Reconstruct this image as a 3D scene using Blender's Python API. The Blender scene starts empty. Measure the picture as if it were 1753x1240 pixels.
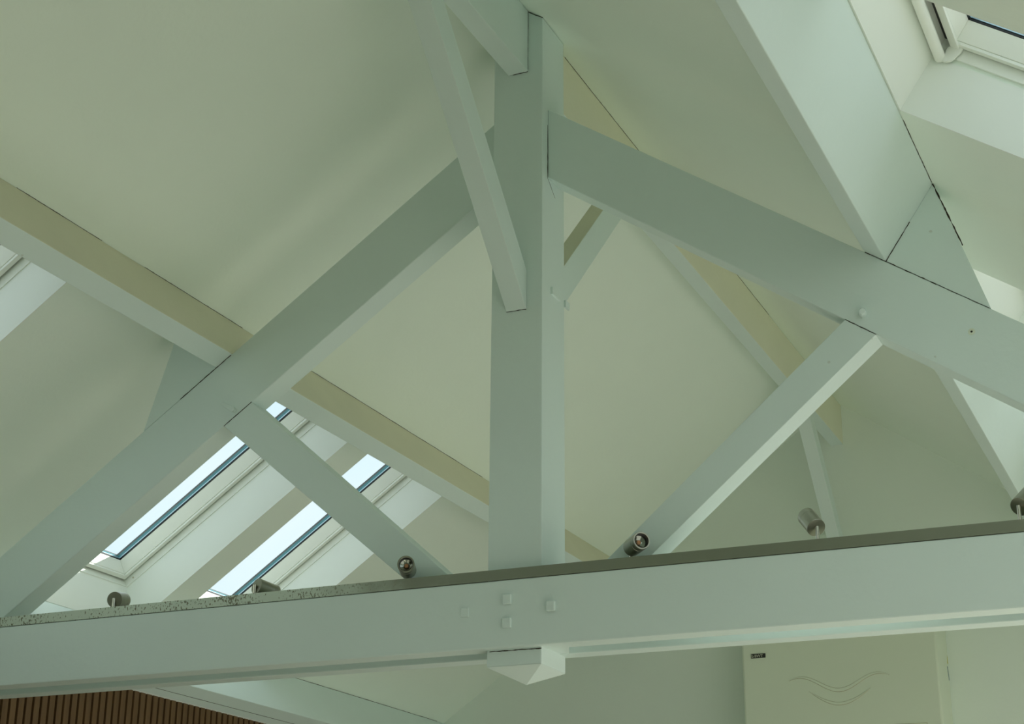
import bpy, math, random
from mathutils import Vector, Matrix

random.seed(7)
SC = bpy.context.scene
COL = SC.collection

# ------------------------------------------------------------------ camera
cam_data = bpy.data.cameras.new('camera')
cam = bpy.data.objects.new('camera', cam_data)
COL.objects.link(cam)
cam_data.sensor_fit = 'HORIZONTAL'
cam_data.sensor_width = 36.0
cam_data.lens = 58.043
cam_data.clip_start = 0.05
cam_data.clip_end = 200
right = Vector((0.9129, 0.4081, 0.0081)).normalized()
fwd = Vector((-0.3849, 0.8539, 0.3503)).normalized()
up = right.cross(fwd).normalized()
right = fwd.cross(up).normalized()
m3 = Matrix((right, up, -fwd)).transposed()
cam.matrix_world = Matrix.Translation((2.1349, -4.77, 1.3534)) @ m3.to_4x4()
SC.camera = cam

# ------------------------------------------------------------------ world, sun, exposure
world = bpy.data.worlds.new('sky')
SC.world = world
world.use_nodes = True
nt = world.node_tree
nt.nodes.clear()
w_out = nt.nodes.new('ShaderNodeOutputWorld')
w_bg = nt.nodes.new('ShaderNodeBackground')
w_tc = nt.nodes.new('ShaderNodeTexCoord')
w_noise = nt.nodes.new('ShaderNodeTexNoise')
w_noise.inputs['Scale'].default_value = 2.2
w_noise.inputs['Detail'].default_value = 4
w_ramp = nt.nodes.new('ShaderNodeValToRGB')
w_ramp.color_ramp.elements[0].position = 0.42
w_ramp.color_ramp.elements[0].color = (0.74, 0.93, 1.0, 1)
w_ramp.color_ramp.elements[1].position = 0.60
w_ramp.color_ramp.elements[1].color = (0.93, 1.0, 1.0, 1)
nt.links.new(w_tc.outputs['Generated'], w_noise.inputs['Vector'])
nt.links.new(w_noise.outputs['Fac'], w_ramp.inputs['Fac'])
# below the horizon: warm tone added to light undersides and right-hand faces
w_sep = nt.nodes.new('ShaderNodeSeparateXYZ')
w_hor = nt.nodes.new('ShaderNodeMapRange')
w_hor.inputs['From Min'].default_value = -0.02
w_hor.inputs['From Max'].default_value = 0.02
w_mix = nt.nodes.new('ShaderNodeMix')
w_mix.data_type = 'RGBA'
w_mix.inputs['A'].default_value = (0.93, 0.90, 0.78, 1)
nt.links.new(w_tc.outputs['Generated'], w_sep.inputs[0])
nt.links.new(w_sep.outputs['Z'], w_hor.inputs['Value'])
nt.links.new(w_hor.outputs[0], w_mix.inputs['Factor'])
nt.links.new(w_ramp.outputs['Color'], w_mix.inputs['B'])
nt.links.new(w_mix.outputs['Result'], w_bg.inputs['Color'])
w_bg.inputs['Strength'].default_value = 1.3
nt.links.new(w_bg.outputs[0], w_out.inputs[0])

sun_data = bpy.data.lights.new('sun', 'SUN')
sun = bpy.data.objects.new('sun', sun_data)
COL.objects.link(sun)
sun_data.energy = 9.0
sun_data.angle = 0.009
sun_data.color = (1.0, 0.97, 0.90)
sun_from = Vector((0.50, 0.55, 0.67)).normalized()
sun.rotation_euler = sun_from.to_track_quat('Z', 'Y').to_euler()
sun.location = (3, 3, 12)

SC.view_settings.view_transform = 'Standard'
SC.view_settings.look = 'None'
SC.view_settings.gamma = 1.0
SC.view_settings.use_curve_mapping = False
SC.view_settings.exposure = -0.32
SC.cycles.use_denoising = True
SC.cycles.max_bounces = 16
SC.cycles.diffuse_bounces = 10
SC.cycles.transparent_max_bounces = 12
SC.cycles.sample_clamp_indirect = 6.0


# ------------------------------------------------------------------ materials
def bsdf(name, col, rough=0.5, metal=0.0):
    m = bpy.data.materials.new(name)
    m.use_nodes = True
    b = m.node_tree.nodes['Principled BSDF']
    b.inputs['Base Color'].default_value = (*col, 1)
    b.inputs['Roughness'].default_value = rough
    b.inputs['Metallic'].default_value = metal
    return m, m.node_tree, b


def paint(name, col, rough=0.45, marks=True, grain=0.35, mottle=0.03):
    m, t, b = bsdf(name, col, rough)
    tc = t.nodes.new('ShaderNodeTexCoord')
    n1 = t.nodes.new('ShaderNodeTexNoise')
    n1.inputs['Scale'].default_value = 3.0
    n1.inputs['Detail'].default_value = 5
    t.links.new(tc.outputs['Object'], n1.inputs['Vector'])
    mr = t.nodes.new('ShaderNodeMapRange')
    mr.inputs['To Min'].default_value = 1 - mottle
    mr.inputs['To Max'].default_value = 1 + mottle
    t.links.new(n1.outputs['Fac'], mr.inputs['Value'])
    mul = t.nodes.new('ShaderNodeVectorMath')
    mul.operation = 'SCALE'
    mul.inputs[0].default_value = col
    t.links.new(mr.outputs[0], mul.inputs['Scale'])
    src = mul.outputs[0]
    if marks:
        # a few small scuffs and nail marks in the paint
        vo = t.nodes.new('ShaderNodeTexVoronoi')
        vo.inputs['Scale'].default_value = 4.5
        t.links.new(tc.outputs['Object'], vo.inputs['Vector'])
        n3 = t.nodes.new('ShaderNodeTexNoise')
        n3.inputs['Scale'].default_value = 60
        t.links.new(tc.outputs['Object'], n3.inputs['Vector'])
        ad = t.nodes.new('ShaderNodeMath')
        ad.operation = 'MULTIPLY_ADD'
        ad.inputs[1].default_value = 0.05
        t.links.new(n3.outputs['Fac'], ad.inputs[0])
        t.links.new(vo.outputs['Distance'], ad.inputs[2])
        lt = t.nodes.new('ShaderNodeMapRange')
        lt.inputs['From Min'].default_value = 0.040
        lt.inputs['From Max'].default_value = 0.052
        lt.inputs['To Min'].default_value = 0.35
        lt.inputs['To Max'].default_value = 0.0
        t.links.new(ad.outputs[0], lt.inputs['Value'])
        mx = t.nodes.new('ShaderNodeMix')
        mx.data_type = 'RGBA'
        t.links.new(lt.outputs[0], mx.inputs['Factor'])
        t.links.new(src, mx.inputs['A'])
        mx.inputs['B'].default_value = (0.33, 0.32, 0.22, 1)
        src = mx.outputs['Result']
    t.links.new(src, b.inputs['Base Color'])
    n2 = t.nodes.new('ShaderNodeTexNoise')
    n2.inputs['Scale'].default_value = 45
    n2.inputs['Detail'].default_value = 6
    t.links.new(tc.outputs['Object'], n2.inputs['Vector'])
    bp = t.nodes.new('ShaderNodeBump')
    bp.inputs['Strength'].default_value = grain
    bp.inputs['Distance'].default_value = 0.002
    t.links.new(n2.outputs['Fac'], bp.inputs['Height'])
    t.links.new(bp.outputs[0], b.inputs['Normal'])
    return m


M = {}
M['beam'] = paint('white_beam_paint', (0.68, 0.79, 0.77))
M['plaster'] = paint('white_plaster', (0.80, 0.88, 0.81), 0.7, marks=False, mottle=0.02)
M['wall'] = paint('white_wall_paint', (0.76, 0.83, 0.77), 0.7, marks=False, mottle=0.02)
M['lining'] = paint('white_lining_board', (0.80, 0.85, 0.80), 0.4, marks=False, grain=0.1, mottle=0.01)
M['frame'] = paint('white_window_lacquer', (0.80, 0.84, 0.78), 0.3, marks=False, grain=0.05, mottle=0.01)
M['casing'] = paint('cream_unit_casing', (0.68, 0.74, 0.61), 0.4, marks=False, grain=0.05, mottle=0.01)
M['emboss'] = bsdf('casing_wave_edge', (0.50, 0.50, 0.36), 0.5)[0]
M['rough_yellow'] = paint('yellow_rough_paint', (0.74, 0.71, 0.55), 0.6, marks=False, grain=0.8, mottle=0.08)
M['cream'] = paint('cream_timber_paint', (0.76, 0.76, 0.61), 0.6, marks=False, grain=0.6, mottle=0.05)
M['dark'] = bsdf('dark_joint', (0.03, 0.022, 0.015), 0.9)[0]
M['gasket'] = bsdf('black_gasket', (0.012, 0.015, 0.015), 0.5)[0]
M['edge_glass'] = bsdf('blue_glass_edge', (0.05, 0.22, 0.26), 0.15)[0]
M['spacer'] = bsdf('aluminium_spacer', (0.45, 0.62, 0.70), 0.35, 0.6)[0]
M['outside'] = bsdf('grey_roof_felt', (0.12, 0.12, 0.12), 0.9)[0]
M['logo'] = bsdf('black_badge', (0.02, 0.02, 0.015), 0.4)[0]
M['logo_text'] = bsdf('silver_badge_letters', (0.42, 0.42, 0.34), 0.4)[0]
M['yellow'] = bsdf('yellow_sticker', (0.55, 0.50, 0.05), 0.5)[0]
M['blue'] = bsdf('blue_grey_sticker', (0.18, 0.25, 0.28), 0.5)[0]
M['lens'] = bsdf('lamp_reflector', (0.35, 0.38, 0.34), 0.15, 0.8)[0]
M['bulb'] = bsdf('amber_bulb', (0.62, 0.30, 0.14), 0.3)[0]
M['chrome'] = bsdf('chrome', (0.5, 0.49, 0.43), 0.12, 1.0)[0]
M['louvre'] = bsdf('dark_lamp_baffle', (0.03, 0.035, 0.03), 0.4)[0]
M['floor'] = bsdf('oak_floor', (0.72, 0.68, 0.57), 0.5)[0]


def brushed():
    m, t, b = bsdf('brushed_steel', (0.36, 0.36, 0.30), 0.32, 1.0)
    tc = t.nodes.new('ShaderNodeTexCoord')
    mp = t.nodes.new('ShaderNodeMapping')
    mp.inputs['Scale'].default_value = (400, 400, 12)
    n = t.nodes.new('ShaderNodeTexNoise')
    n.inputs['Scale'].default_value = 1.0
    t.links.new(tc.outputs['Object'], mp.inputs[0])
    t.links.new(mp.outputs[0], n.inputs['Vector'])
    mr = t.nodes.new('ShaderNodeMapRange')
    mr.inputs['To Min'].default_value = 0.22
    mr.inputs['To Max'].default_value = 0.42
    t.links.new(n.outputs['Fac'], mr.inputs['Value'])
    t.links.new(mr.outputs[0], b.inputs['Roughness'])
    return m


M['steel'] = brushed()


def galvanised():
    # worn light zinc coat on the left of the rail, smoother bare steel on the right
    m, t, b = bsdf('galvanised_steel', (0.3, 0.3, 0.27), 0.5, 0.45)
    tc = t.nodes.new('ShaderNodeTexCoord')
    sep = t.nodes.new('ShaderNodeSeparateXYZ')
    t.links.new(tc.outputs['Object'], sep.inputs[0])
    nb = t.nodes.new('ShaderNodeTexNoise')
    nb.inputs['Scale'].default_value = 7
    nb.inputs['Detail'].default_value = 5
    t.links.new(tc.outputs['Object'], nb.inputs['Vector'])
    ad = t.nodes.new('ShaderNodeMath')
    ad.operation = 'MULTIPLY_ADD'
    ad.inputs[1].default_value = 0.9
    t.links.new(nb.outputs['Fac'], ad.inputs[0])
    t.links.new(sep.outputs['X'], ad.inputs[2])
    zone = t.nodes.new('ShaderNodeMapRange')
    zone.inputs['From Min'].default_value = -0.30
    zone.inputs['From Max'].default_value = 0.15
    t.links.new(ad.outputs[0], zone.inputs['Value'])
    base = t.nodes.new('ShaderNodeMix')
    base.data_type = 'RGBA'
    base.inputs['A'].default_value = (0.50, 0.57, 0.48, 1)
    base.inputs['B'].default_value = (0.24, 0.26, 0.20, 1)
    t.links.new(zone.outputs[0], base.inputs['Factor'])
    # brown rust flecks, stretched downwards
    mp = t.nodes.new('ShaderNodeMapping')
    mp.inputs['Scale'].default_value = (150, 150, 95)
    t.links.new(tc.outputs['Object'], mp.inputs[0])
    nf = t.nodes.new('ShaderNodeTexNoise')
    nf.inputs['Scale'].default_value = 1.0
    nf.inputs['Detail'].default_value = 3
    t.links.new(mp.outputs[0], nf.inputs['Vector'])
    nn = t.nodes.new('ShaderNodeTexNoise')
    nn.inputs['Scale'].default_value = 9
    t.links.new(tc.outputs['Object'], nn.inputs['Vector'])
    sm = t.nodes.new('ShaderNodeMath')
    sm.operation = 'MULTIPLY_ADD'
    sm.inputs[1].default_value = 0.35
    t.links.new(nn.outputs['Fac'], sm.inputs[0])
    t.links.new(nf.outputs['Fac'], sm.inputs[2])
    fl = t.nodes.new('ShaderNodeMapRange')
    fl.inputs['From Min'].default_value = 0.745
    fl.inputs['From Max'].default_value = 0.80
    fl.inputs['To Max'].default_value = 0.85
    t.links.new(sm.outputs[0], fl.inputs['Value'])
    inv = t.nodes.new('ShaderNodeMath')
    inv.operation = 'SUBTRACT'
    inv.inputs[0].default_value = 1.0
    t.links.new(zone.outputs[0], inv.inputs[1])
    fm = t.nodes.new('ShaderNodeMath')
    fm.operation = 'MULTIPLY'
    t.links.new(fl.outputs[0], fm.inputs[0])
    t.links.new(inv.outputs[0], fm.inputs[1])
    mx = t.nodes.new('ShaderNodeMix')
    mx.data_type = 'RGBA'
    t.links.new(fm.outputs[0], mx.inputs['Factor'])
    t.links.new(base.outputs['Result'], mx.inputs['A'])
    mx.inputs['B'].default_value = (0.11, 0.10, 0.05, 1)
    t.links.new(mx.outputs['Result'], b.inputs['Base Color'])
    return m


M['galv'] = galvanised()


def wood():
    m, t, b = bsdf('brown_slat_wood', (0.16, 0.09, 0.035), 0.6)
    tc = t.nodes.new('ShaderNodeTexCoord')
    mp = t.nodes.new('ShaderNodeMapping')
    mp.inputs['Scale'].default_value = (18, 22, 1.6)
    t.links.new(tc.outputs['Object'], mp.inputs[0])
    n = t.nodes.new('ShaderNodeTexNoise')
    n.inputs['Scale'].default_value = 1.0
    n.inputs['Detail'].default_value = 8
    t.links.new(mp.outputs[0], n.inputs['Vector'])
    r = t.nodes.new('ShaderNodeValToRGB')
    r.color_ramp.elements[0].position = 0.3
    r.color_ramp.elements[0].color = (0.095, 0.045, 0.013, 1)
    r.color_ramp.elements[1].position = 0.7
    r.color_ramp.elements[1].color = (0.155, 0.080, 0.027, 1)
    t.links.new(n.outputs['Fac'], r.inputs['Fac'])
    t.links.new(r.outputs[0], b.inputs['Base Color'])
    return m


M['wood'] = wood()


def glass():
    m = bpy.data.materials.new('window_glass')
    m.use_nodes = True
    t = m.node_tree
    t.nodes.clear()
    o = t.nodes.new('ShaderNodeOutputMaterial')
    mix = t.nodes.new('ShaderNodeMixShader')
    tr = t.nodes.new('ShaderNodeBsdfTransparent')
    tr.inputs[0].default_value = (0.985, 1.0, 1.0, 1)
    gl = t.nodes.new('ShaderNodeBsdfGlossy')
    gl.inputs['Roughness'].default_value = 0.02
    gl.inputs[0].default_value = (0.9, 1, 0.97, 1)
    mix.inputs[0].default_value = 0.025
    t.links.new(tr.outputs[0], mix.inputs[1])
    t.links.new(gl.outputs[0], mix.inputs[2])
    t.links.new(mix.outputs[0], o.inputs[0])
    return m


M['glass'] = glass()


# ------------------------------------------------------------------ mesh helpers
class Mesh:
    def __init__(self):
        self.v, self.f, self.m, self.mats = [], [], [], []

    def mi(self, mat):
        if mat not in self.mats:
            self.mats.append(mat)
        return self.mats.index(mat)

    def hexa(self, p, mat):
        """p: eight points, bottom ring then top ring"""
        b = len(self.v)
        self.v += [Vector(q) for q in p]
        k = self.mi(mat)
        for f in ((0, 3, 2, 1), (4, 5, 6, 7), (0, 1, 5, 4), (1, 2, 6, 5), (2, 3, 7, 6), (3, 0, 4, 7)):
            self.f.append([b + i for i in f])
            self.m.append(k)

    def box(self, x0, x1, y0, y1, z0, z1, mat, fn=None):
        p = [(x0, y0, z0), (x1, y0, z0), (x1, y1, z0), (x0, y1, z0), (x0, y0, z1), (x1, y0, z1), (x1, y1, z1), (x0, y1, z1)]
        if fn:
            p = [fn(*q) for q in p]
        self.hexa(p, mat)

    def prism(self, ring, lo, hi, mat, axis='y'):
        """extrude a 2-D ring: axis y takes (x,z) points, axis x takes (y,z), axis z takes (x,y)"""
        def pt(a, c, h):
            return {'y': (a, h, c), 'x': (h, a, c), 'z': (a, c, h)}[axis]
        b, n = len(self.v), len(ring)
        self.v += [Vector(pt(a, c, lo)) for a, c in ring] + [Vector(pt(a, c, hi)) for a, c in ring]
        k = self.mi(mat)
        self.f.append([b + i for i in range(n)][::-1])
        self.f.append([b + n + i for i in range(n)])
        self.m += [k, k]
        for i in range(n):
            j = (i + 1) % n
            self.f.append([b + i, b + j, b + n + j, b + n + i])
            self.m.append(k)

    def lathe(self, profile, mat, seg=40, mtx=None, closed=False):
        """profile of (radius, height) about z"""
        b = len(self.v)
        mtx = mtx or Matrix()
        for r, h in profile:
            for i in range(seg):
                a = 2 * math.pi * i / seg
                self.v.append(mtx @ Vector((r * math.cos(a), r * math.sin(a), h)))
        k = self.mi(mat)
        n = len(profile)
        for q in range(n - 1):
            for i in range(seg):
                j = (i + 1) % seg
                self.f.append([b + q * seg + i, b + q * seg + j, b + (q + 1) * seg + j, b + (q + 1) * seg + i])
                self.m.append(k)
        if not closed:
            self.f.append([b + i for i in range(seg)][::-1])
            self.f.append([b + (n - 1) * seg + i for i in range(seg)])
            self.m += [k, k]

    def face_mat(self, normal, mat, tol=0.9):
        """give the faces that look along normal another material"""
        nv = Vector(normal).normalized()
        k = self.mi(mat)
        c = Vector((0, 0, 0))
        for q in self.v:
            c += q
        c /= len(self.v)
        for i, f in enumerate(self.f):
            p = [self.v[j] for j in f]
            n = (p[1] - p[0]).cross(p[2] - p[0]).normalized()
            fc = sum(p, Vector((0, 0, 0))) / len(p)
            if n.dot(fc - c) < 0:
                n = -n
            if n.dot(nv) > tol:
                self.m[i] = k

    def build(self, name, parent=None, bevel=0.0, smooth=False, origin=None):
        me = bpy.data.meshes.new(name)
        v = self.v
        if origin is not None:
            o = Vector(origin)
            v = [q - o for q in v]
        me.from_pydata([tuple(q) for q in v], [], self.f)
        for mt in self.mats:
            me.materials.append(mt)
        for p, k in zip(me.polygons, self.m):
            p.material_index = k
        import bmesh
        bm = bmesh.new()
        bm.from_mesh(me)
        bmesh.ops.recalc_face_normals(bm, faces=bm.faces)
        bm.to_mesh(me)
        bm.free()
        ob = bpy.data.objects.new(name, me)
        if origin is not None:
            ob.location = origin
        COL.objects.link(ob)
        if parent is not None:
            ob.parent = parent
            ob.matrix_parent_inverse = Matrix()
        if bevel:
            bv = ob.modifiers.new('soft_edge', 'BEVEL')
            bv.width = bevel
            bv.segments = 2
            bv.limit_method = 'ANGLE'
            bv.angle_limit = math.radians(35)
            bv.harden_normals = False
        if smooth:
            for p in me.polygons:
                p.use_smooth = True
            try:
                me.set_sharp_from_angle(angle=math.radians(35))
            except Exception:
                pass
        return ob


def tag(o, label=None, cat=None, group=None, kind=None):
    if label:
        o['label'] = label
    if cat:
        o['category'] = cat
    if group:
        o['group'] = group
    if kind:
        o['kind'] = kind
    return o


def empty(name, loc, label=None, cat=None, group=None, kind=None):
    o = bpy.data.objects.new(name, None)
    o.empty_display_size = 0.1
    COL.objects.link(o)
    o.location = loc
    return tag(o, label, cat, group, kind)


def under(o, parent):
    """parent o (built in room coordinates) under an Empty, keeping it where it stands"""
    o.parent = parent
    o.matrix_parent_inverse = Matrix.Translation(-Vector(parent.location))
    return o


# ------------------------------------------------------------------ roof geometry (metres)
TH = math.atan(0.69)
CT, ST = math.cos(TH), math.sin(TH)
APEX = 4.70           # height of the ceiling at the ridge
W_RAFT = -0.292       # purlins hang this far below the ceiling, onto the rafters
Y_BACK, Y_FRONT = 4.80, -7.0
X_WALL = 2.556
V_A, V_B = 1.720, 3.201   # the strip of skylights between the two purlins
V_END = 3.75


def RP(side):
    """roof frame: v down the slope, y along the ridge, w outwards from the ceiling"""
    def fn(v, y, w):
        return (side * (v * CT + w * ST), y, APEX - v * ST + w * CT)
    return fn


# ------------------------------------------------------------------ room shell
ROOF_T = 0.285
holes = {-1: [(-1.300, -0.508), (0.715, 1.509), (1.690, 2.483), (-2.275, -1.490), (-3.250, -2.465)],
         1: [(-1.250, -0.460), (0.765, 1.550), (1.740, 2.525), (-2.225, -1.435), (-3.200, -2.410)]}
cm = Mesh()
for side in (-1, 1):
    fn = RP(side)
    cuts = [Y_FRONT]
    for a, b in sorted(holes[side]):
        cuts += [a, b]
    cuts.append(Y_BACK)
    v_top = 0.0
    cm.box(v_top, V_A, Y_FRONT, Y_BACK, 0, ROOF_T, M['plaster'], fn)
    cm.box(V_B, V_END, Y_FRONT, Y_BACK, 0, ROOF_T, M['plaster'], fn)
    for i in range(0, len(cuts), 2):
        cm.box(V_A, V_B, cuts[i], cuts[i + 1], 0, ROOF_T, M['plaster'], fn)
    # weather side, so no daylight leaks at the ridge
cm.prism([(-0.35, 4.80), (0.35, 4.80), (0, 5.09)], Y_FRONT, Y_BACK, M['outside'])
ceiling = tag(cm.build('ceiling'), 'white plastered ceiling slopes meeting at the ridge', None, None, 'structure')

wb = Mesh()
wb.prism([(-3.1, 0), (3.1, 0), (3.1, APEX - 0.69 * 3.1 + 0.25), (0, APEX + 0.25), (-3.1, APEX - 0.69 * 3.1 + 0.25)], Y_BACK, Y_BACK + 0.2, M['wall'])
tag(wb.build('wall_back'), 'white gable end wall behind the truss', None, None, 'structure')
# wall behind the photographer; the right wall's tall unseen openings are added for daylight
wf = Mesh()
wf.box(-3.1, 3.1, Y_FRONT - 0.2, Y_FRONT, 0, 2.6, M['wall'])
wf.prism([(-3.1, 2.6), (3.1, 2.6), (3.1, 2.81), (0, APEX + 0.25), (-3.1, 2.81)], Y_FRONT - 0.2, Y_FRONT, M['wall'])
tag(wf.build('wall_front'), None, None, None, 'structure')
wr = Mesh()
wr.box(X_WALL, X_WALL + 0.15, Y_FRONT, Y_BACK, 0, 0.25, M['wall'])
wr.box(X_WALL, X_WALL + 0.15, Y_FRONT, Y_BACK, 2.35, 2.95, M['wall'])
wr.box(X_WALL, X_WALL + 0.15, Y_FRONT, -2.3, 0.25, 2.35, M['wall'])
for ya in (0.0, 2.35, Y_BACK - 0.15):
    wr.box(X_WALL, X_WALL + 0.15, ya, ya + 0.15, 0.25, 2.35, M['wall'])
tag(wr.build('wall_right'), None, None, None, 'structure')
wl = Mesh()
wl.box(-X_WALL - 0.20, -X_WALL - 0.022, Y_FRONT, Y_BACK, 0, 2.581, M['dark'])
tag(wl.build('wall_left'), 'dark side wall behind the vertical wooden slats', None, None, 'structure')
fl = Mesh()
fl.box(-3.1, 3.1, Y_FRONT - 0.2, Y_BACK + 0.2, -0.1, 0, M['floor'])
tag(fl.build('floor'), 'oak floor', None, None, 'structure')

# slat cladding on the left wall: surface pattern of one panel
sl = Mesh()
y = -1.0
while y < Y_BACK - 0.05:
    sl.box(-X_WALL - 0.022, -X_WALL, y, y + 0.0345, 0.02, 2.578, M['wood'])
    y += 0.0484
tag(sl.build('slat_panel', bevel=0.0015), 'dark brown wall cladding of narrow vertical wooden slats below the roof edge', 'wall panel')


# ------------------------------------------------------------------ skylights
def skylight(n, side, y0, y1, label):
    fn = RP(side)
    root = empty('window_%d' % n, fn(V_A, y0, 0), label, None, None, 'structure')
    va, vb = V_A, V_B
    d = 0.006
    # the two slopes' windows sit at slightly different depths in their shafts
    DW, DY, BOT = (-0.004, 0.0, 0.066) if side < 0 else (0.010, 0.0, 0.060)
    # lining boards of the shaft
    b = Mesh()
    b.box(va, vb, y0, y0 + d, 0, 0.187, M['lining'], fn)
    b.box(va, vb, y1 - d, y1, 0, 0.187, M['lining'], fn)
    b.box(va, va + d, y0, y1, 0.0, 0.187, M['lining'], fn)
    # bottom board leans uphill
    p = [(vb - 0.002, y0, 0), (vb, y0, 0), (vb, y1, 0), (vb - 0.002, y1, 0),
         (vb - BOT - 0.006, y0, 0.1865), (vb, y0, 0.1865), (vb, y1, 0.1865), (vb - BOT - 0.006, y1, 0.1865)]
    b.hexa([fn(*q) for q in p], M['lining'])
    under(b.build('lining'), root)

    base_fn = fn

    def fn(v, y, w):
        return base_fn(v, y, w + (DW if w > 0.1885 else 0.0))

    # rectangular ring between an outer and an inner outline, each (v0, v1, inset) at w0..w1
    def ring(mesh, w0, w1, o, i0, i1, mat, vbo=3.201):
        """o: outer inset, i0/i1: inner inset at w0 and w1"""
        def rect(ins, w):
            yi = y1 - ins - (DY if ins > 0.009 else 0)
            vt = va + ins + (0.016 if 0.015 < ins < 0.06 else 0)
            return [(vt, y0 + ins, w), (vbot(ins), y0 + ins, w), (vbot(ins), yi, w), (vt, yi, w)]

        def vbot(ins):
            return vb - BOT - ins if ins > 0 else vb
        O0, O1, I0, I1 = rect(o, w0), rect(o, w1), rect(i0, w0), rect(i1, w1)
        for k in range(4):
            j = (k + 1) % 4
            mesh.hexa([fn(*q) for q in (O0[k], O0[j], I0[j], I0[k], O1[k], O1[j], I1[j], I1[k])], mat)

    f = Mesh()
    ring(f, 0.190, 0.300, 0.0, 0.011, 0.011, M['frame'])
    under(f.build('frame'), root)
    g = Mesh()
    ring(g, 0.238, 0.290, 0.011, 0.020, 0.020, M['gasket'])
    gk = under(g.build('frame_seal'), root)
    s = Mesh()
    ring(s, 0.222, 0.232, 0.020, 0.042, 0.042, M['frame'])
    ring(s, 0.232, 0.290, 0.020, 0.045, 0.070, M['frame'])
    sash = under(s.build('sash', bevel=0.0015), root)
    g = Mesh()
    ring(g, 0.2905, 0.2950, 0.020, 0.0715, 0.0715, M['gasket'])
    ring(g, 0.2980, 0.3030, 0.020, 0.0725, 0.0725, M['spacer'])
    ring(g, 0.3032, 0.3058, 0.020, 0.0720, 0.0720, M['edge_glass'])
    ring(g, 0.3060, 0.3180, 0.0, 0.0690, 0.0690, M['edge_glass'])
    under(g.build('glazing_bead'), root)
    pn = Mesh()
    pn.box(va + 0.06, vb - 0.115, y0 + 0.055, y1 - 0.045, 0.2952, 0.2978, M['glass'], fn)
    under(pn.build('pane'), root)
    # outside flashing closes the joint with the roof
    h = Mesh()
    ring(h, 0.3182, 0.330, -0.12, 0.066, 0.066, M['outside'])
    under(h.build('flashing'), root)
    # ventilation bar along the top of the sash, with its curved end brackets
    vb_ = Mesh()
    c = Vector(fn(va + 0.030, 0, 0.1875))
    y_lo, y_hi = y0 + 0.015, y1 - 0.012
    mt = Matrix.Translation((c.x, y_lo, c.z)) @ Matrix.Rotation(-math.pi / 2, 4, 'X')
    L = y_hi - y_lo
    vb_.lathe([(0.014, 0), (0.0165, 0.002), (0.0165, L - 0.002), (0.014, L)], M['frame'], 20, mt)
    bar = under(vb_.build('ventilation_bar', smooth=True), root)
    br = Mesh()
    for ya in (y_lo + 0.006, y_hi - 0.014):
        prof = []
        for k in range(9):
            a = math.pi / 2 * k / 8
            prof.append((va + 0.048 + 0.034 * math.sin(a), 0.176 + 0.040 * (1 - math.cos(a))))
        back = [(va + 0.040, 0.205), (va + 0.040, 0.188)]
        pts = prof + [(va + 0.082, 0.224), (va + 0.045, 0.222)] + back[:1]
        vlist = [fn(p_[0], ya, p_[1]) for p_ in pts] + [fn(p_[0], ya + 0.008, p_[1]) for p_ in pts]
        base = len(br.v)
        n_ = len(pts)
        br.v += [Vector(q) for q in vlist]
        kk = br.mi(M['frame'])
        br.f.append([base + i for i in range(n_)])
        br.f.append([base + n_ + i for i in range(n_)][::-1])
        br.m += [kk, kk]
        for i in range(n_):
            j = (i + 1) % n_
            br.f.append([base + i, base + n_ + i, base + n_ + j, base + j])
            br.m.append(kk)
    flap = br
    flap.box(va + 0.046, va + 0.072, y_lo + 0.01, y_hi - 0.01, 0.214, 0.222, M['frame'], fn)
    under(flap.build('ventilation_flap'), root)
    # small screw cap on the frame near the lower far corner
    sc = Mesh()
    q = Vector(fn(vb - 0.125, y1 - 0.0112 - DY, 0.206))
    mt = Matrix.Translation(q) @ Matrix.Rotation(math.pi / 2, 4, 'X')
    sc.lathe([(0.0045, 0), (0.0045, 0.0015), (0.003, 0.002)], M['emboss'], 16, mt)
    under(sc.build('screw_cap'), root)
    return root


skylight(1, -1, 0.715, 1.509, 'skylight nearest the truss on the left slope, seen under the left rafter')
skylight(2, -1, 1.690, 2.483, 'second skylight on the left slope, beyond the one next to the truss')
skylight(3, -1, -1.300, -0.508, 'left slope skylight at the left edge, in front of the truss')
skylight(4, 1, -1.250, -0.460, 'right slope skylight with a white ventilation bar, top right corner')
skylight(5, 1, 0.765, 1.550, 'right slope skylight behind the truss at the right edge')
skylight(6, 1, 1.740, 2.525, None)
skylight(7, -1, -2.275, -1.490, None)  # unseen, added for light on the tie beam front, like the next three
skylight(8, 1, -2.225, -1.435, None)
skylight(9, -1, -3.250, -2.465, None)
skylight(10, 1, -3.200, -2.410, None)


# ------------------------------------------------------------------ timber frame
def crack(pts, width=0.0022, parent=None, n=14, nrm=None):
    """an open paint joint: an irregular dark hairline between two timbers"""
    me = Mesh()
    a, b = Vector(pts[0]), Vector(pts[1])
    t = (b - a).normalized()
    nrm = Vector(nrm).normalized()
    s = t.cross(nrm).normalized()
    k = me.mi(M['dark'])
    prev = None
    for i in range(n + 1):
        p = a + (b - a) * (i / n) + s * random.uniform(-0.0006, 0.0006)
        w = width * random.uniform(0.25, 1.0) / 2
        cur = []
        for q in (p - s * w - nrm * 0.001, p + s * w - nrm * 0.001, p + s * w + nrm * 0.0006, p - s * w + nrm * 0.0006):
            me.v.append(q)
            cur.append(len(me.v) - 1)
        if prev:
            for x in range(4):
                z = (x + 1) % 4
                me.f.append([prev[x], prev[z], cur[z], cur[x]])
                me.m.append(k)
        else:
            me.f.append(cur)
            me.m.append(k)
        prev = cur
    me.f.append(prev)
    me.m.append(k)
    o = me.build('open_joint')
    if parent is not None:
        under(o, parent)
    return o


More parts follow.
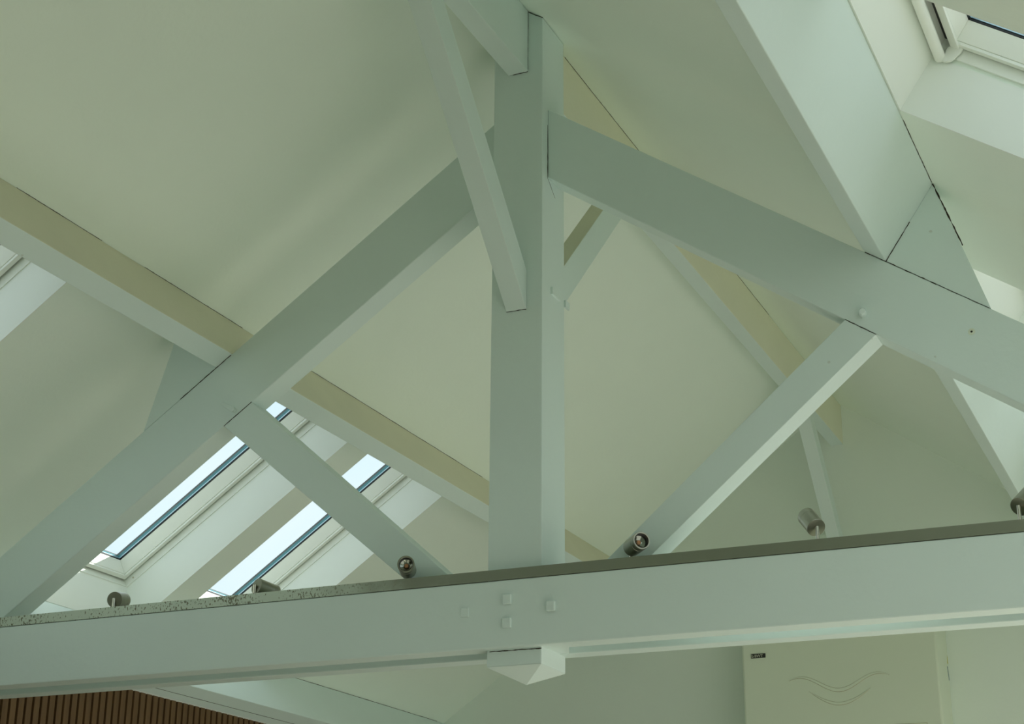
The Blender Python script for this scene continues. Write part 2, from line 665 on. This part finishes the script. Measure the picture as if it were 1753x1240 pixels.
BV = 0.003
PW = 0.095
Y0, Y1 = 0.05, 0.15          # rafters and struts
C_TOP, C_BOT = 4.345, 4.073  # height of the rafter's top and bottom edge lines at the ridge

# king post: square post with a faceted drop below the tie beam
kp = empty('king_post', (0, 0.1, 2.237), 'square white upright king post in the middle, with a pointed drop under the tie beam', 'post')
k = Mesh()
k.prism([(-PW, 2.283), (PW, 2.283), (PW, APEX - 0.69 * PW - 0.002), (0, APEX - 0.002), (-PW, APEX - 0.69 * PW - 0.002)], 0.0, 0.2, M['beam'])
under(k.build('shaft', bevel=BV), kp)
k = Mesh()
b0 = len(k.v)
k.v += [Vector(q) for q in ((-PW, 0, 2.2828), (PW, 0, 2.2828), (PW, 0.2, 2.2828), (-PW, 0.2, 2.2828), (0.0, 0.1, 2.237))]
kk = k.mi(M['beam'])
for f in ((0, 3, 2, 1), (0, 1, 4), (1, 2, 4), (2, 3, 4), (3, 0, 4)):
    k.f.append(list(f))
    k.m.append(kk)
under(k.build('pointed_drop'), kp)
# pegs through the post's right face
for (py, pz, L) in ((0.075, 3.588, 0.075), (0.196, 3.584, 0.035)):
    k = Mesh()
    k.box(PW - 0.001, PW + 0.008, py, py + L, pz - 0.018, pz + 0.010, M['beam'])
    under(k.build('peg', bevel=0.002), kp)
crack([(PW + 0.0, 0.0475, 4.215), (PW + 0.0, 0.0475, 4.003)], 0.005, kp, 10, (1, 0, 0))
crack([(PW + 0.0, 0.049, 4.003), (PW + 0.0, 0.115, 3.955)], 0.003, kp, 6, (1, 0, 0))
crack([(-0.085, -0.0, 2.3315), (PW, -0.0, 2.3315)], 0.004, kp, 16, (0, -1, 0))

# principal rafters
for side, lab in ((-1, 'left sloping principal rafter, wide white beam rising to the king post'),
                  (1, 'right sloping principal rafter, wide white beam falling to the right edge')):
    r = Mesh()
    zc = 2.345
    xe = (C_BOT - zc) / 0.69
    pts = [(PW, C_TOP - 0.69 * PW), (xe, C_TOP - 0.69 * xe), (xe, zc), (PW, C_BOT - 0.69 * PW)]
    r.prism([(side * a, c) for a, c in pts], Y0, Y1, M['beam'])
    root = empty('rafter', (side * 1.3, 0.1, 3.2), lab, 'beam', 'principal rafters of the truss')
    under(r.build('beam', bevel=BV), root)
    # triangular cleat holding the purlin
    c = Mesh()
    tri = [(1.2505, C_TOP - 0.69 * 1.2505 + 0.001), (1.556, C_TOP - 0.69 * 1.556 + 0.001), (1.4152, APEX - 0.69 * 1.4152 - 0.002)]
    c.prism([(side * a, d) for a, d in tri], Y0 + 0.001, Y1, M['beam'])
    cl = under(c.build('cleat', bevel=0.001), root)
    crack([(side * 1.188, Y0, C_TOP - 0.69 * 1.188), (side * 1.40, Y0, C_TOP - 0.69 * 1.40)], 0.0035, root, 22, (0, -1, 0))
    if side > 0:
        crack([(side * 1.40, Y0, C_TOP - 0.69 * 1.40), (side * 1.55, Y0, C_TOP - 0.69 * 1.55)], 0.002, root, 16, (0, -1, 0))
        crack([(1.251, Y0, C_TOP - 0.69 * 1.251), (1.335, Y0, C_TOP - 0.69 * 1.251 + 0.122)], 0.0025, root, 12, (0, -1, 0))
        crack([(1.416, Y0, 3.722), (1.49, Y0, 3.495)], 0.006, root, 24, (0, -1, 0))
    # turned peg near the strut
    g = Mesh()
    if side < 0:
        g.prism([(-1.2085, 3.328), (-1.200, 3.338), (-1.150, 3.312), (-1.146, 3.302), (-1.150, 3.296), (-1.158, 3.294)], Y0 - 0.014, Y0, M['beam'])
    else:
        mt = Matrix.Translation((1.168, Y0, 3.318)) @ Matrix.Rotation(math.radians(100), 4, 'X') @ Matrix.Rotation(math.radians(8), 4, 'Y')
        g.lathe([(0.013, 0.0), (0.0125, 0.034), (0.010, 0.038)], M['beam'], 7, mt)
    under(g.build('peg', bevel=0.001), root)
    if side > 0:
        g = Mesh()
        mt = Matrix.Translation((1.492, Y0 + 0.001, 3.207)) @ Matrix.Rotation(math.pi / 2, 4, 'X')
        g.lathe([(0.011, 0.0), (0.011, 0.0012), (0.004, 0.0022), (0.0035, 0.001)], M['casing'], 14, mt)
        under(g.build('plugged_hole'), root)

# struts
for side, up_, lo_, lab in ((-1, ((1.082, 3.300), (0.040, 2.414)), ((1.196, 3.245), (0.190, 2.412)), 'left slanting strut between rafter and tie beam, in front of the skylights'),
                            (1, ((1.110, 3.302), (0.075, 2.417)), ((1.204, 3.248), (0.220, 2.417)), 'right slanting strut between rafter and tie beam, with a lit lower face')):
    s = Mesh()
    a, b_, c_, d_ = up_[0], up_[1], lo_[1], lo_[0]
    a = (a[0], C_BOT - 0.69 * a[0] + 0.0)
    d_ = (d_[0], C_BOT - 0.69 * d_[0])
    s.prism([(side * p[0], p[1]) for p in (a, b_, c_, d_)], Y0 + 0.0005, Y1 - 0.002, M['beam'])
    root = empty('strut', (side * 0.6, 0.1, 2.8), lab, 'strut', 'slanting struts of the truss')
    under(s.build('timber', bevel=0.002), root)
    crack([(side * a[0], Y0, a[1]), (side * d_[0], Y0, d_[1])], 0.0025, root, 10, (0, -1, 0))

# tie beam: two planks clasping the post
ZT0, ZT1 = 2.337, 2.553
tb = empty('tie_beam', (0, 0.1, ZT0), 'wide white horizontal tie beam crossing the whole picture, carrying the spotlights', 'beam')
t = Mesh()
t.box(-X_WALL, X_WALL, -0.03, 0.05 - 0.0008, ZT0, ZT1, M['beam'])
under(t.build('front_plank', bevel=BV), tb)
t = Mesh()
t.box(-X_WALL, X_WALL, 0.1508, 0.222, ZT0, ZT1, M['beam'])
under(t.build('rear_plank', bevel=BV), tb)
t = Mesh()
t.prism([(PW, 0.0508), (0.168, 0.0508), (0.128, 0.150), (PW, 0.150)], ZT0 + 0.002, ZT0 + 0.10, M['beam'], 'z')
under(t.build('filler_block', bevel=0.001), tb)
for (bx, bz, dd) in ((-0.160, 2.4585, 0.004), (-0.010, 2.489, 0.010), (0.142, 2.455, 0.012), (-0.010, 2.413, 0.010)):
    t = Mesh()
    t.box(bx - 0.0145, bx + 0.0145, -0.03 - dd, -0.028, bz - 0.0155, bz + 0.0155, M['beam'])
    under(t.build('square_plug', bevel=0.0025), tb)

# steel rail on top of the tie beam
t = Mesh()
t.box(-X_WALL + 0.01, X_WALL - 0.01, -0.032, -0.029, ZT1 + 0.001, ZT1 + 0.036, M['galv'])
t.box(-X_WALL + 0.01, X_WALL - 0.01, -0.029, 0.046, ZT1 + 0.033, ZT1 + 0.036, M['galv'])
t.box(-X_WALL + 0.01, X_WALL - 0.01, 0.043, 0.046, ZT1 + 0.001, ZT1 + 0.033, M['galv'])
rail = t.build('steel_rail', origin=(0, 0.0, ZT1))
tag(rail, 'flat grey galvanised steel rail along the top of the tie beam, flecked with rust', 'rail')
Z_RAIL = ZT1 + 0.036

# purlins
for side, lab in ((-1, 'upper left purlin running back along the slope over the left rafter'),
                  (1, 'upper right purlin with a brightly lit side, running over the right rafter')):
    fn = RP(side)
    p = Mesh()
    p.box(1.639, V_A, Y_FRONT + 0.01, Y_BACK - 0.001, W_RAFT + 0.0008, -0.0005, M['beam'], fn)
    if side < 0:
        p.face_mat((CT, 0, ST), M['rough_yellow'])
    root = tag(p.build('purlin', bevel=BV), lab, 'beam', 'upper purlins under the roof slopes')
    if side < 0:
        for ya, yb in ((-1.0, -0.55), (-0.3, 0.35), (0.45, 2.6)):
            q = crack([fn(1.6388, ya, -0.001), fn(1.6388, yb, -0.001)], 0.0022, None, 40, Vector((ST * 0.7 - 0 + CT * .7, 0, -.3)))
            q.parent = root
    else:
        q = crack([fn(V_A + 0.0002, -0.40, -0.001), fn(V_A + 0.0002, 0.04, -0.001)], 0.0022, None, 30, Vector((CT * .7 - ST * .7, 0, -1)))
        q.parent = root
fn = RP(-1)
for side, lab in ((-1, 'lower left purlin along the roof edge above the brown slats'),):
    fn = RP(side)
    p = Mesh()
    p.box(V_B, 3.307, Y_FRONT + 0.01, Y_BACK - 0.001, W_RAFT + 0.0008, -0.0005, M['beam'], fn)
    root = tag(p.build('eaves_purlin', bevel=BV), lab, 'beam')
    q = crack([fn(V_B + 0.066, 1.2, W_RAFT), fn(V_B + 0.066, 3.4, W_RAFT)], 0.0018, None, 60, Vector((-ST, 0, -CT)))
    q.parent = root
    q = crack([fn(V_B - 0.0002, 2.6, -0.002), fn(V_B - 0.0002, 4.7, -0.002)], 0.003, None, 60, Vector((CT, 0, 0)))
    q.parent = root

# ridge beams in front of and behind the post
RX = 0.0385
for (ya, yb, lab) in ((Y_FRONT + 0.01, -0.001, 'front ridge beam running from the top of the king post towards the viewer'),
                      (0.201, Y_BACK - 0.001, 'rear ridge beam running from the king post back to the gable wall')):
    r = Mesh()
    r.prism([(-RX, 4.42), (RX, 4.42), (RX, APEX - 0.69 * RX - 0.001), (0, APEX - 0.001), (-RX, APEX - 0.69 * RX - 0.001)], ya, yb, M['beam'])
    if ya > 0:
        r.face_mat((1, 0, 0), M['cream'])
    root = tag(r.build('ridge_beam', bevel=0.002), lab, 'beam', 'ridge beams')
    if ya < 0:
        for c_ in ([(-0.02, -0.003, 4.4195), (RX, -0.003, 4.4195)],):
            crack(c_, 0.004, None, 8, (0, -0.5, -1)).parent = root
        crack([(RX, -0.003, 4.43), (RX, -0.003, 4.67)], 0.0025, None, 12, (1, 0, 0)).parent = root
    else:
        crack([(RX, 0.35, 4.672), (RX, 1.2, 4.672)], 0.003, None, 40, (1, 0, -0.6)).parent = root
        crack([(RX, 1.9, 4.672), (RX, 3.2, 4.672)], 0.003, None, 40, (1, 0, -0.6)).parent = root

# ridge braces at 45 degrees
for (pts, lab) in (
        ([(-0.001, 3.494), (-0.001, 3.640), (-0.780, 4.4195), (-0.926, 4.4195)], 'slanting brace in front of the king post, rising towards the viewer to the ridge beam'),
        ([(0.201, 3.502), (0.201, 3.657), (0.964, 4.4195), (1.119, 4.4195)], 'short slanting brace behind the king post, seen between post and right rafter'),
        ([(4.799, 3.522), (4.799, 3.645), (4.024, 4.4195), (3.901, 4.4195)], 'thin slanting brace against the far gable wall, above the spotlights')):
    b = Mesh()
    b.prism(pts, -RX + 0.0005, RX - 0.0005, M['beam'], 'x')
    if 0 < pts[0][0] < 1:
        b.face_mat((0, -1, 1), M['rough_yellow'])  # upper face of the rear brace yellower than its other faces
    root = tag(b.build('ridge_brace', bevel=0.002), lab, 'brace', 'slanting braces under the ridge')
    if pts[0][0] < 0:
        crack([(-0.037, -0.002, 3.495), (0.037, -0.002, 3.495)], 0.003, None, 8, (0, -1, -0.5)).parent = root
# block where the ridge beam meets the gable
crack([(PW * 0.42, 0.0, 4.668), (PW, 0.0, 4.632)], 0.003, kp, 8, (0, -1, -0.2))

# ------------------------------------------------------------------ spotlights
R_S, L_S = 0.0285, 0.085


def spotlight(x, y, centre, axis, label):
    root = empty('spotlight', (x, y, Z_RAIL), label, 'spotlight', 'brushed steel spotlights on the tie beam rail')
    c = Vector(centre)
    a = Vector(axis).normalized()
    rot = a.to_track_quat('Z', 'Y').to_matrix().to_4x4()
    loc = c - Vector(root.location)
    base = Matrix.Translation(loc) @ rot

    def add(mesh, name, smooth=True):
        o = mesh.build(name, smooth=smooth)
        o.matrix_world = base
        o.parent = root
        return o
    h = Mesh()
    h.lathe([(R_S - 0.001, 0.0), (R_S, 0.001), (R_S, 0.0605), (R_S - 0.0008, 0.061), (R_S - 0.0008, 0.0618), (R_S, 0.0623), (R_S, L_S - 0.0012), (R_S - 0.001, L_S),
             (R_S - 0.0045, L_S), (R_S - 0.0055, L_S - 0.001), (R_S - 0.0055, L_S - 0.030), (0.0005, L_S - 0.031)], M['steel'], 48, None, True)
    h.f.append([i for i in range(48)][::-1])
    h.m.append(0)
    body = add(h, 'housing')
    r = Mesh()
    for q in range(3):
        z = L_S - 0.006 - 0.006 * q
        r.lathe([(R_S - 0.0057, z), (R_S - 0.0075, z - 0.001), (R_S - 0.0075, z - 0.004), (R_S - 0.0057, z - 0.005)], M['louvre'], 36, None, True)
    add(r, 'baffle')
    r = Mesh()
    r.lathe([(R_S - 0.0075, L_S - 0.022), (0.014, L_S - 0.026), (0.008, L_S - 0.0285), (0.0005, L_S - 0.029)], M['lens'], 36, None, True)
    add(r, 'reflector')
    r = Mesh()
    r.lathe([(0.0070, L_S - 0.0288), (0.0070, L_S - 0.023), (0.005, L_S - 0.0215), (0.0004, L_S - 0.021)], M['bulb'], 24, None, True)
    add(r, 'bulb')
    # chrome stem standing on the rail, just behind the housing's back
    s = Mesh()
    sx, sy = c.x - a.x * 0.007 - x, c.y - a.y * 0.007 - y
    mt = Matrix.Translation((sx, sy, 0))
    hgt = c.z - Z_RAIL
    s.lathe([(0.0062, 0.0), (0.0062, 0.003), (0.0045, 0.0035), (0.0045, 0.005), (0.0058, 0.0055), (0.0058, hgt + 0.003), (0.005, hgt + 0.004)], M['chrome'], 24, mt)
    mt2 = Matrix.Translation((sx, sy, hgt)) @ rot
    s.lathe([(0.0035, -0.001), (0.0035, 0.008)], M['chrome'], 16, mt2)
    o = s.build('stem', parent=root, smooth=True)
    return root


for (x, y, c, a, lab) in (
        (-1.581, -0.005, (-1.5811, 0.005, 2.624), (-0.2712, 0.9457, 0.179), 'leftmost spotlight, its round back towards the viewer'),
        (-0.981, -0.005, (-0.9812, 0.005, 2.623), (0.3538, 0.9217, -0.1593), 'second spotlight from the left, its barrel pointing right'),
        (-0.399, 0.020, (-0.3992, 0.020, 2.6293), (0.3907, -0.9203, 0.02), 'spotlight facing the viewer in front of the left strut'),
        (0.395, 0.020, (0.3949, 0.020, 2.6318), (0.6686, -0.7426, 0.04), 'spotlight turned right with its lamp visible, at the foot of the right strut'),
        (0.991, -0.005, (0.9912, 0.005, 2.6329), (-0.4787, 0.6127, 0.6288), 'spotlight tilted up to the left, in front of the grey gable wall'),
        (1.585, -0.005, (1.5847, 0.005, 2.6355), (0.339, 0.7269, 0.5972), 'rightmost spotlight, cut off by the right edge and tilted up')):
    spotlight(x, y, c, a, lab)

# ------------------------------------------------------------------ wall unit on the gable
UX, UY, UZ0, UZ1 = 0.556, 4.47, 2.30, 3.36
un = empty('wall_unit', (0, Y_BACK, UZ0), 'cream boxy heating unit with embossed waves hung on the gable wall', 'heater')
u = Mesh()
u.box(-UX, UX, UY, Y_BACK - 0.001, UZ0, UZ1, M['casing'])
under(u.build('casing', bevel=0.012), un)


def ribbon(name, fn2, x0, x1, wmax, parent):
    """tapered raised wave line on the front of the unit"""
    me = Mesh()
    n = 48
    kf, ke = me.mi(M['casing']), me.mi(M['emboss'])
    prev = None
    for i in range(n + 1):
        s = i / n
        x = x0 + (x1 - x0) * s
        z = fn2(x)
        w = wmax * math.sin(math.pi * min(max(s, 0.02), 0.98)) ** 0.6 / 2
        e = min(0.0028, w * 0.45)
        row = [(x, UY - 0.0003, z - w), (x, UY - 0.004, z - w + e), (x, UY - 0.004, z + w - e), (x, UY - 0.0003, z + w)]
        idx = []
        for q in row:
            me.v.append(Vector(q))
            idx.append(len(me.v) - 1)
        if prev:
            for j in range(3):
                me.f.append([prev[j], prev[j + 1], idx[j + 1], idx[j]])
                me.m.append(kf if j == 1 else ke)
        prev = idx
    return under(me.build(name), parent)


ribbon('embossed_wave', lambda x: 2.928 - 0.041 * math.cos(math.pi * x / 0.222), -0.285, 0.285, 0.023, un)
ribbon('embossed_wave', lambda x: 2.811 + 0.078 * (1 - math.cos(math.pi * x / 0.34)) / 1.0 * 0.95, -0.175, 0.175, 0.019, un)
bd = Mesh()
bd.box(-0.5015, -0.416, UY - 0.005, UY, 3.096, 3.121, M['logo'])
badge = under(bd.build('badge', bevel=0.001), un)


def text(body, x, z, size, mat, parent, name='letters'):
    cu = bpy.data.curves.new(name, 'FONT')
    cu.body = body
    cu.size = size
    cu.extrude = 0.0008
    cu.offset = 0.0004
    cu.materials.append(mat)
    tmp = bpy.data.objects.new(name + '_curve', cu)
    me = bpy.data.meshes.new_from_object(tmp)
    bpy.data.objects.remove(tmp)
    o = bpy.data.objects.new(name, me)
    COL.objects.link(o)
    o.rotation_euler = (math.pi / 2, 0, 0)
    o.location = (x, UY - 0.0062, z)
    return under(o, parent)


text('b', -0.4985, 3.099, 0.026, M['logo_text'], badge)
text('BWT', -0.4805, 3.100, 0.0225, M['logo_text'], badge)
dp = Mesh()
dp.box(0.300, 0.472, UY - 0.002, UY, 2.60, 2.683, M['emboss'])
dp.box(0.304, 0.468, UY - 0.003, UY - 0.0005, 2.604, 2.679, M['casing'])
under(dp.build('control_panel'), un)
st = Mesh()
st.prism([(4.760, 3.048), (4.783, 3.048), (4.768, 3.092)], UX - 0.001, UX + 0.0012, M['yellow'], 'x')
under(tag(st.build('sticker'), 'yellow triangular sticker'), un)
st = Mesh()
st.prism([(4.738, 3.028), (4.757, 3.028), (4.786, 2.955), (4.770, 2.952)], UX - 0.001, UX + 0.0012, M['blue'], 'x')
under(tag(st.build('sticker'), 'blue grey strip sticker'), un)

bpy.context.view_layer.update()
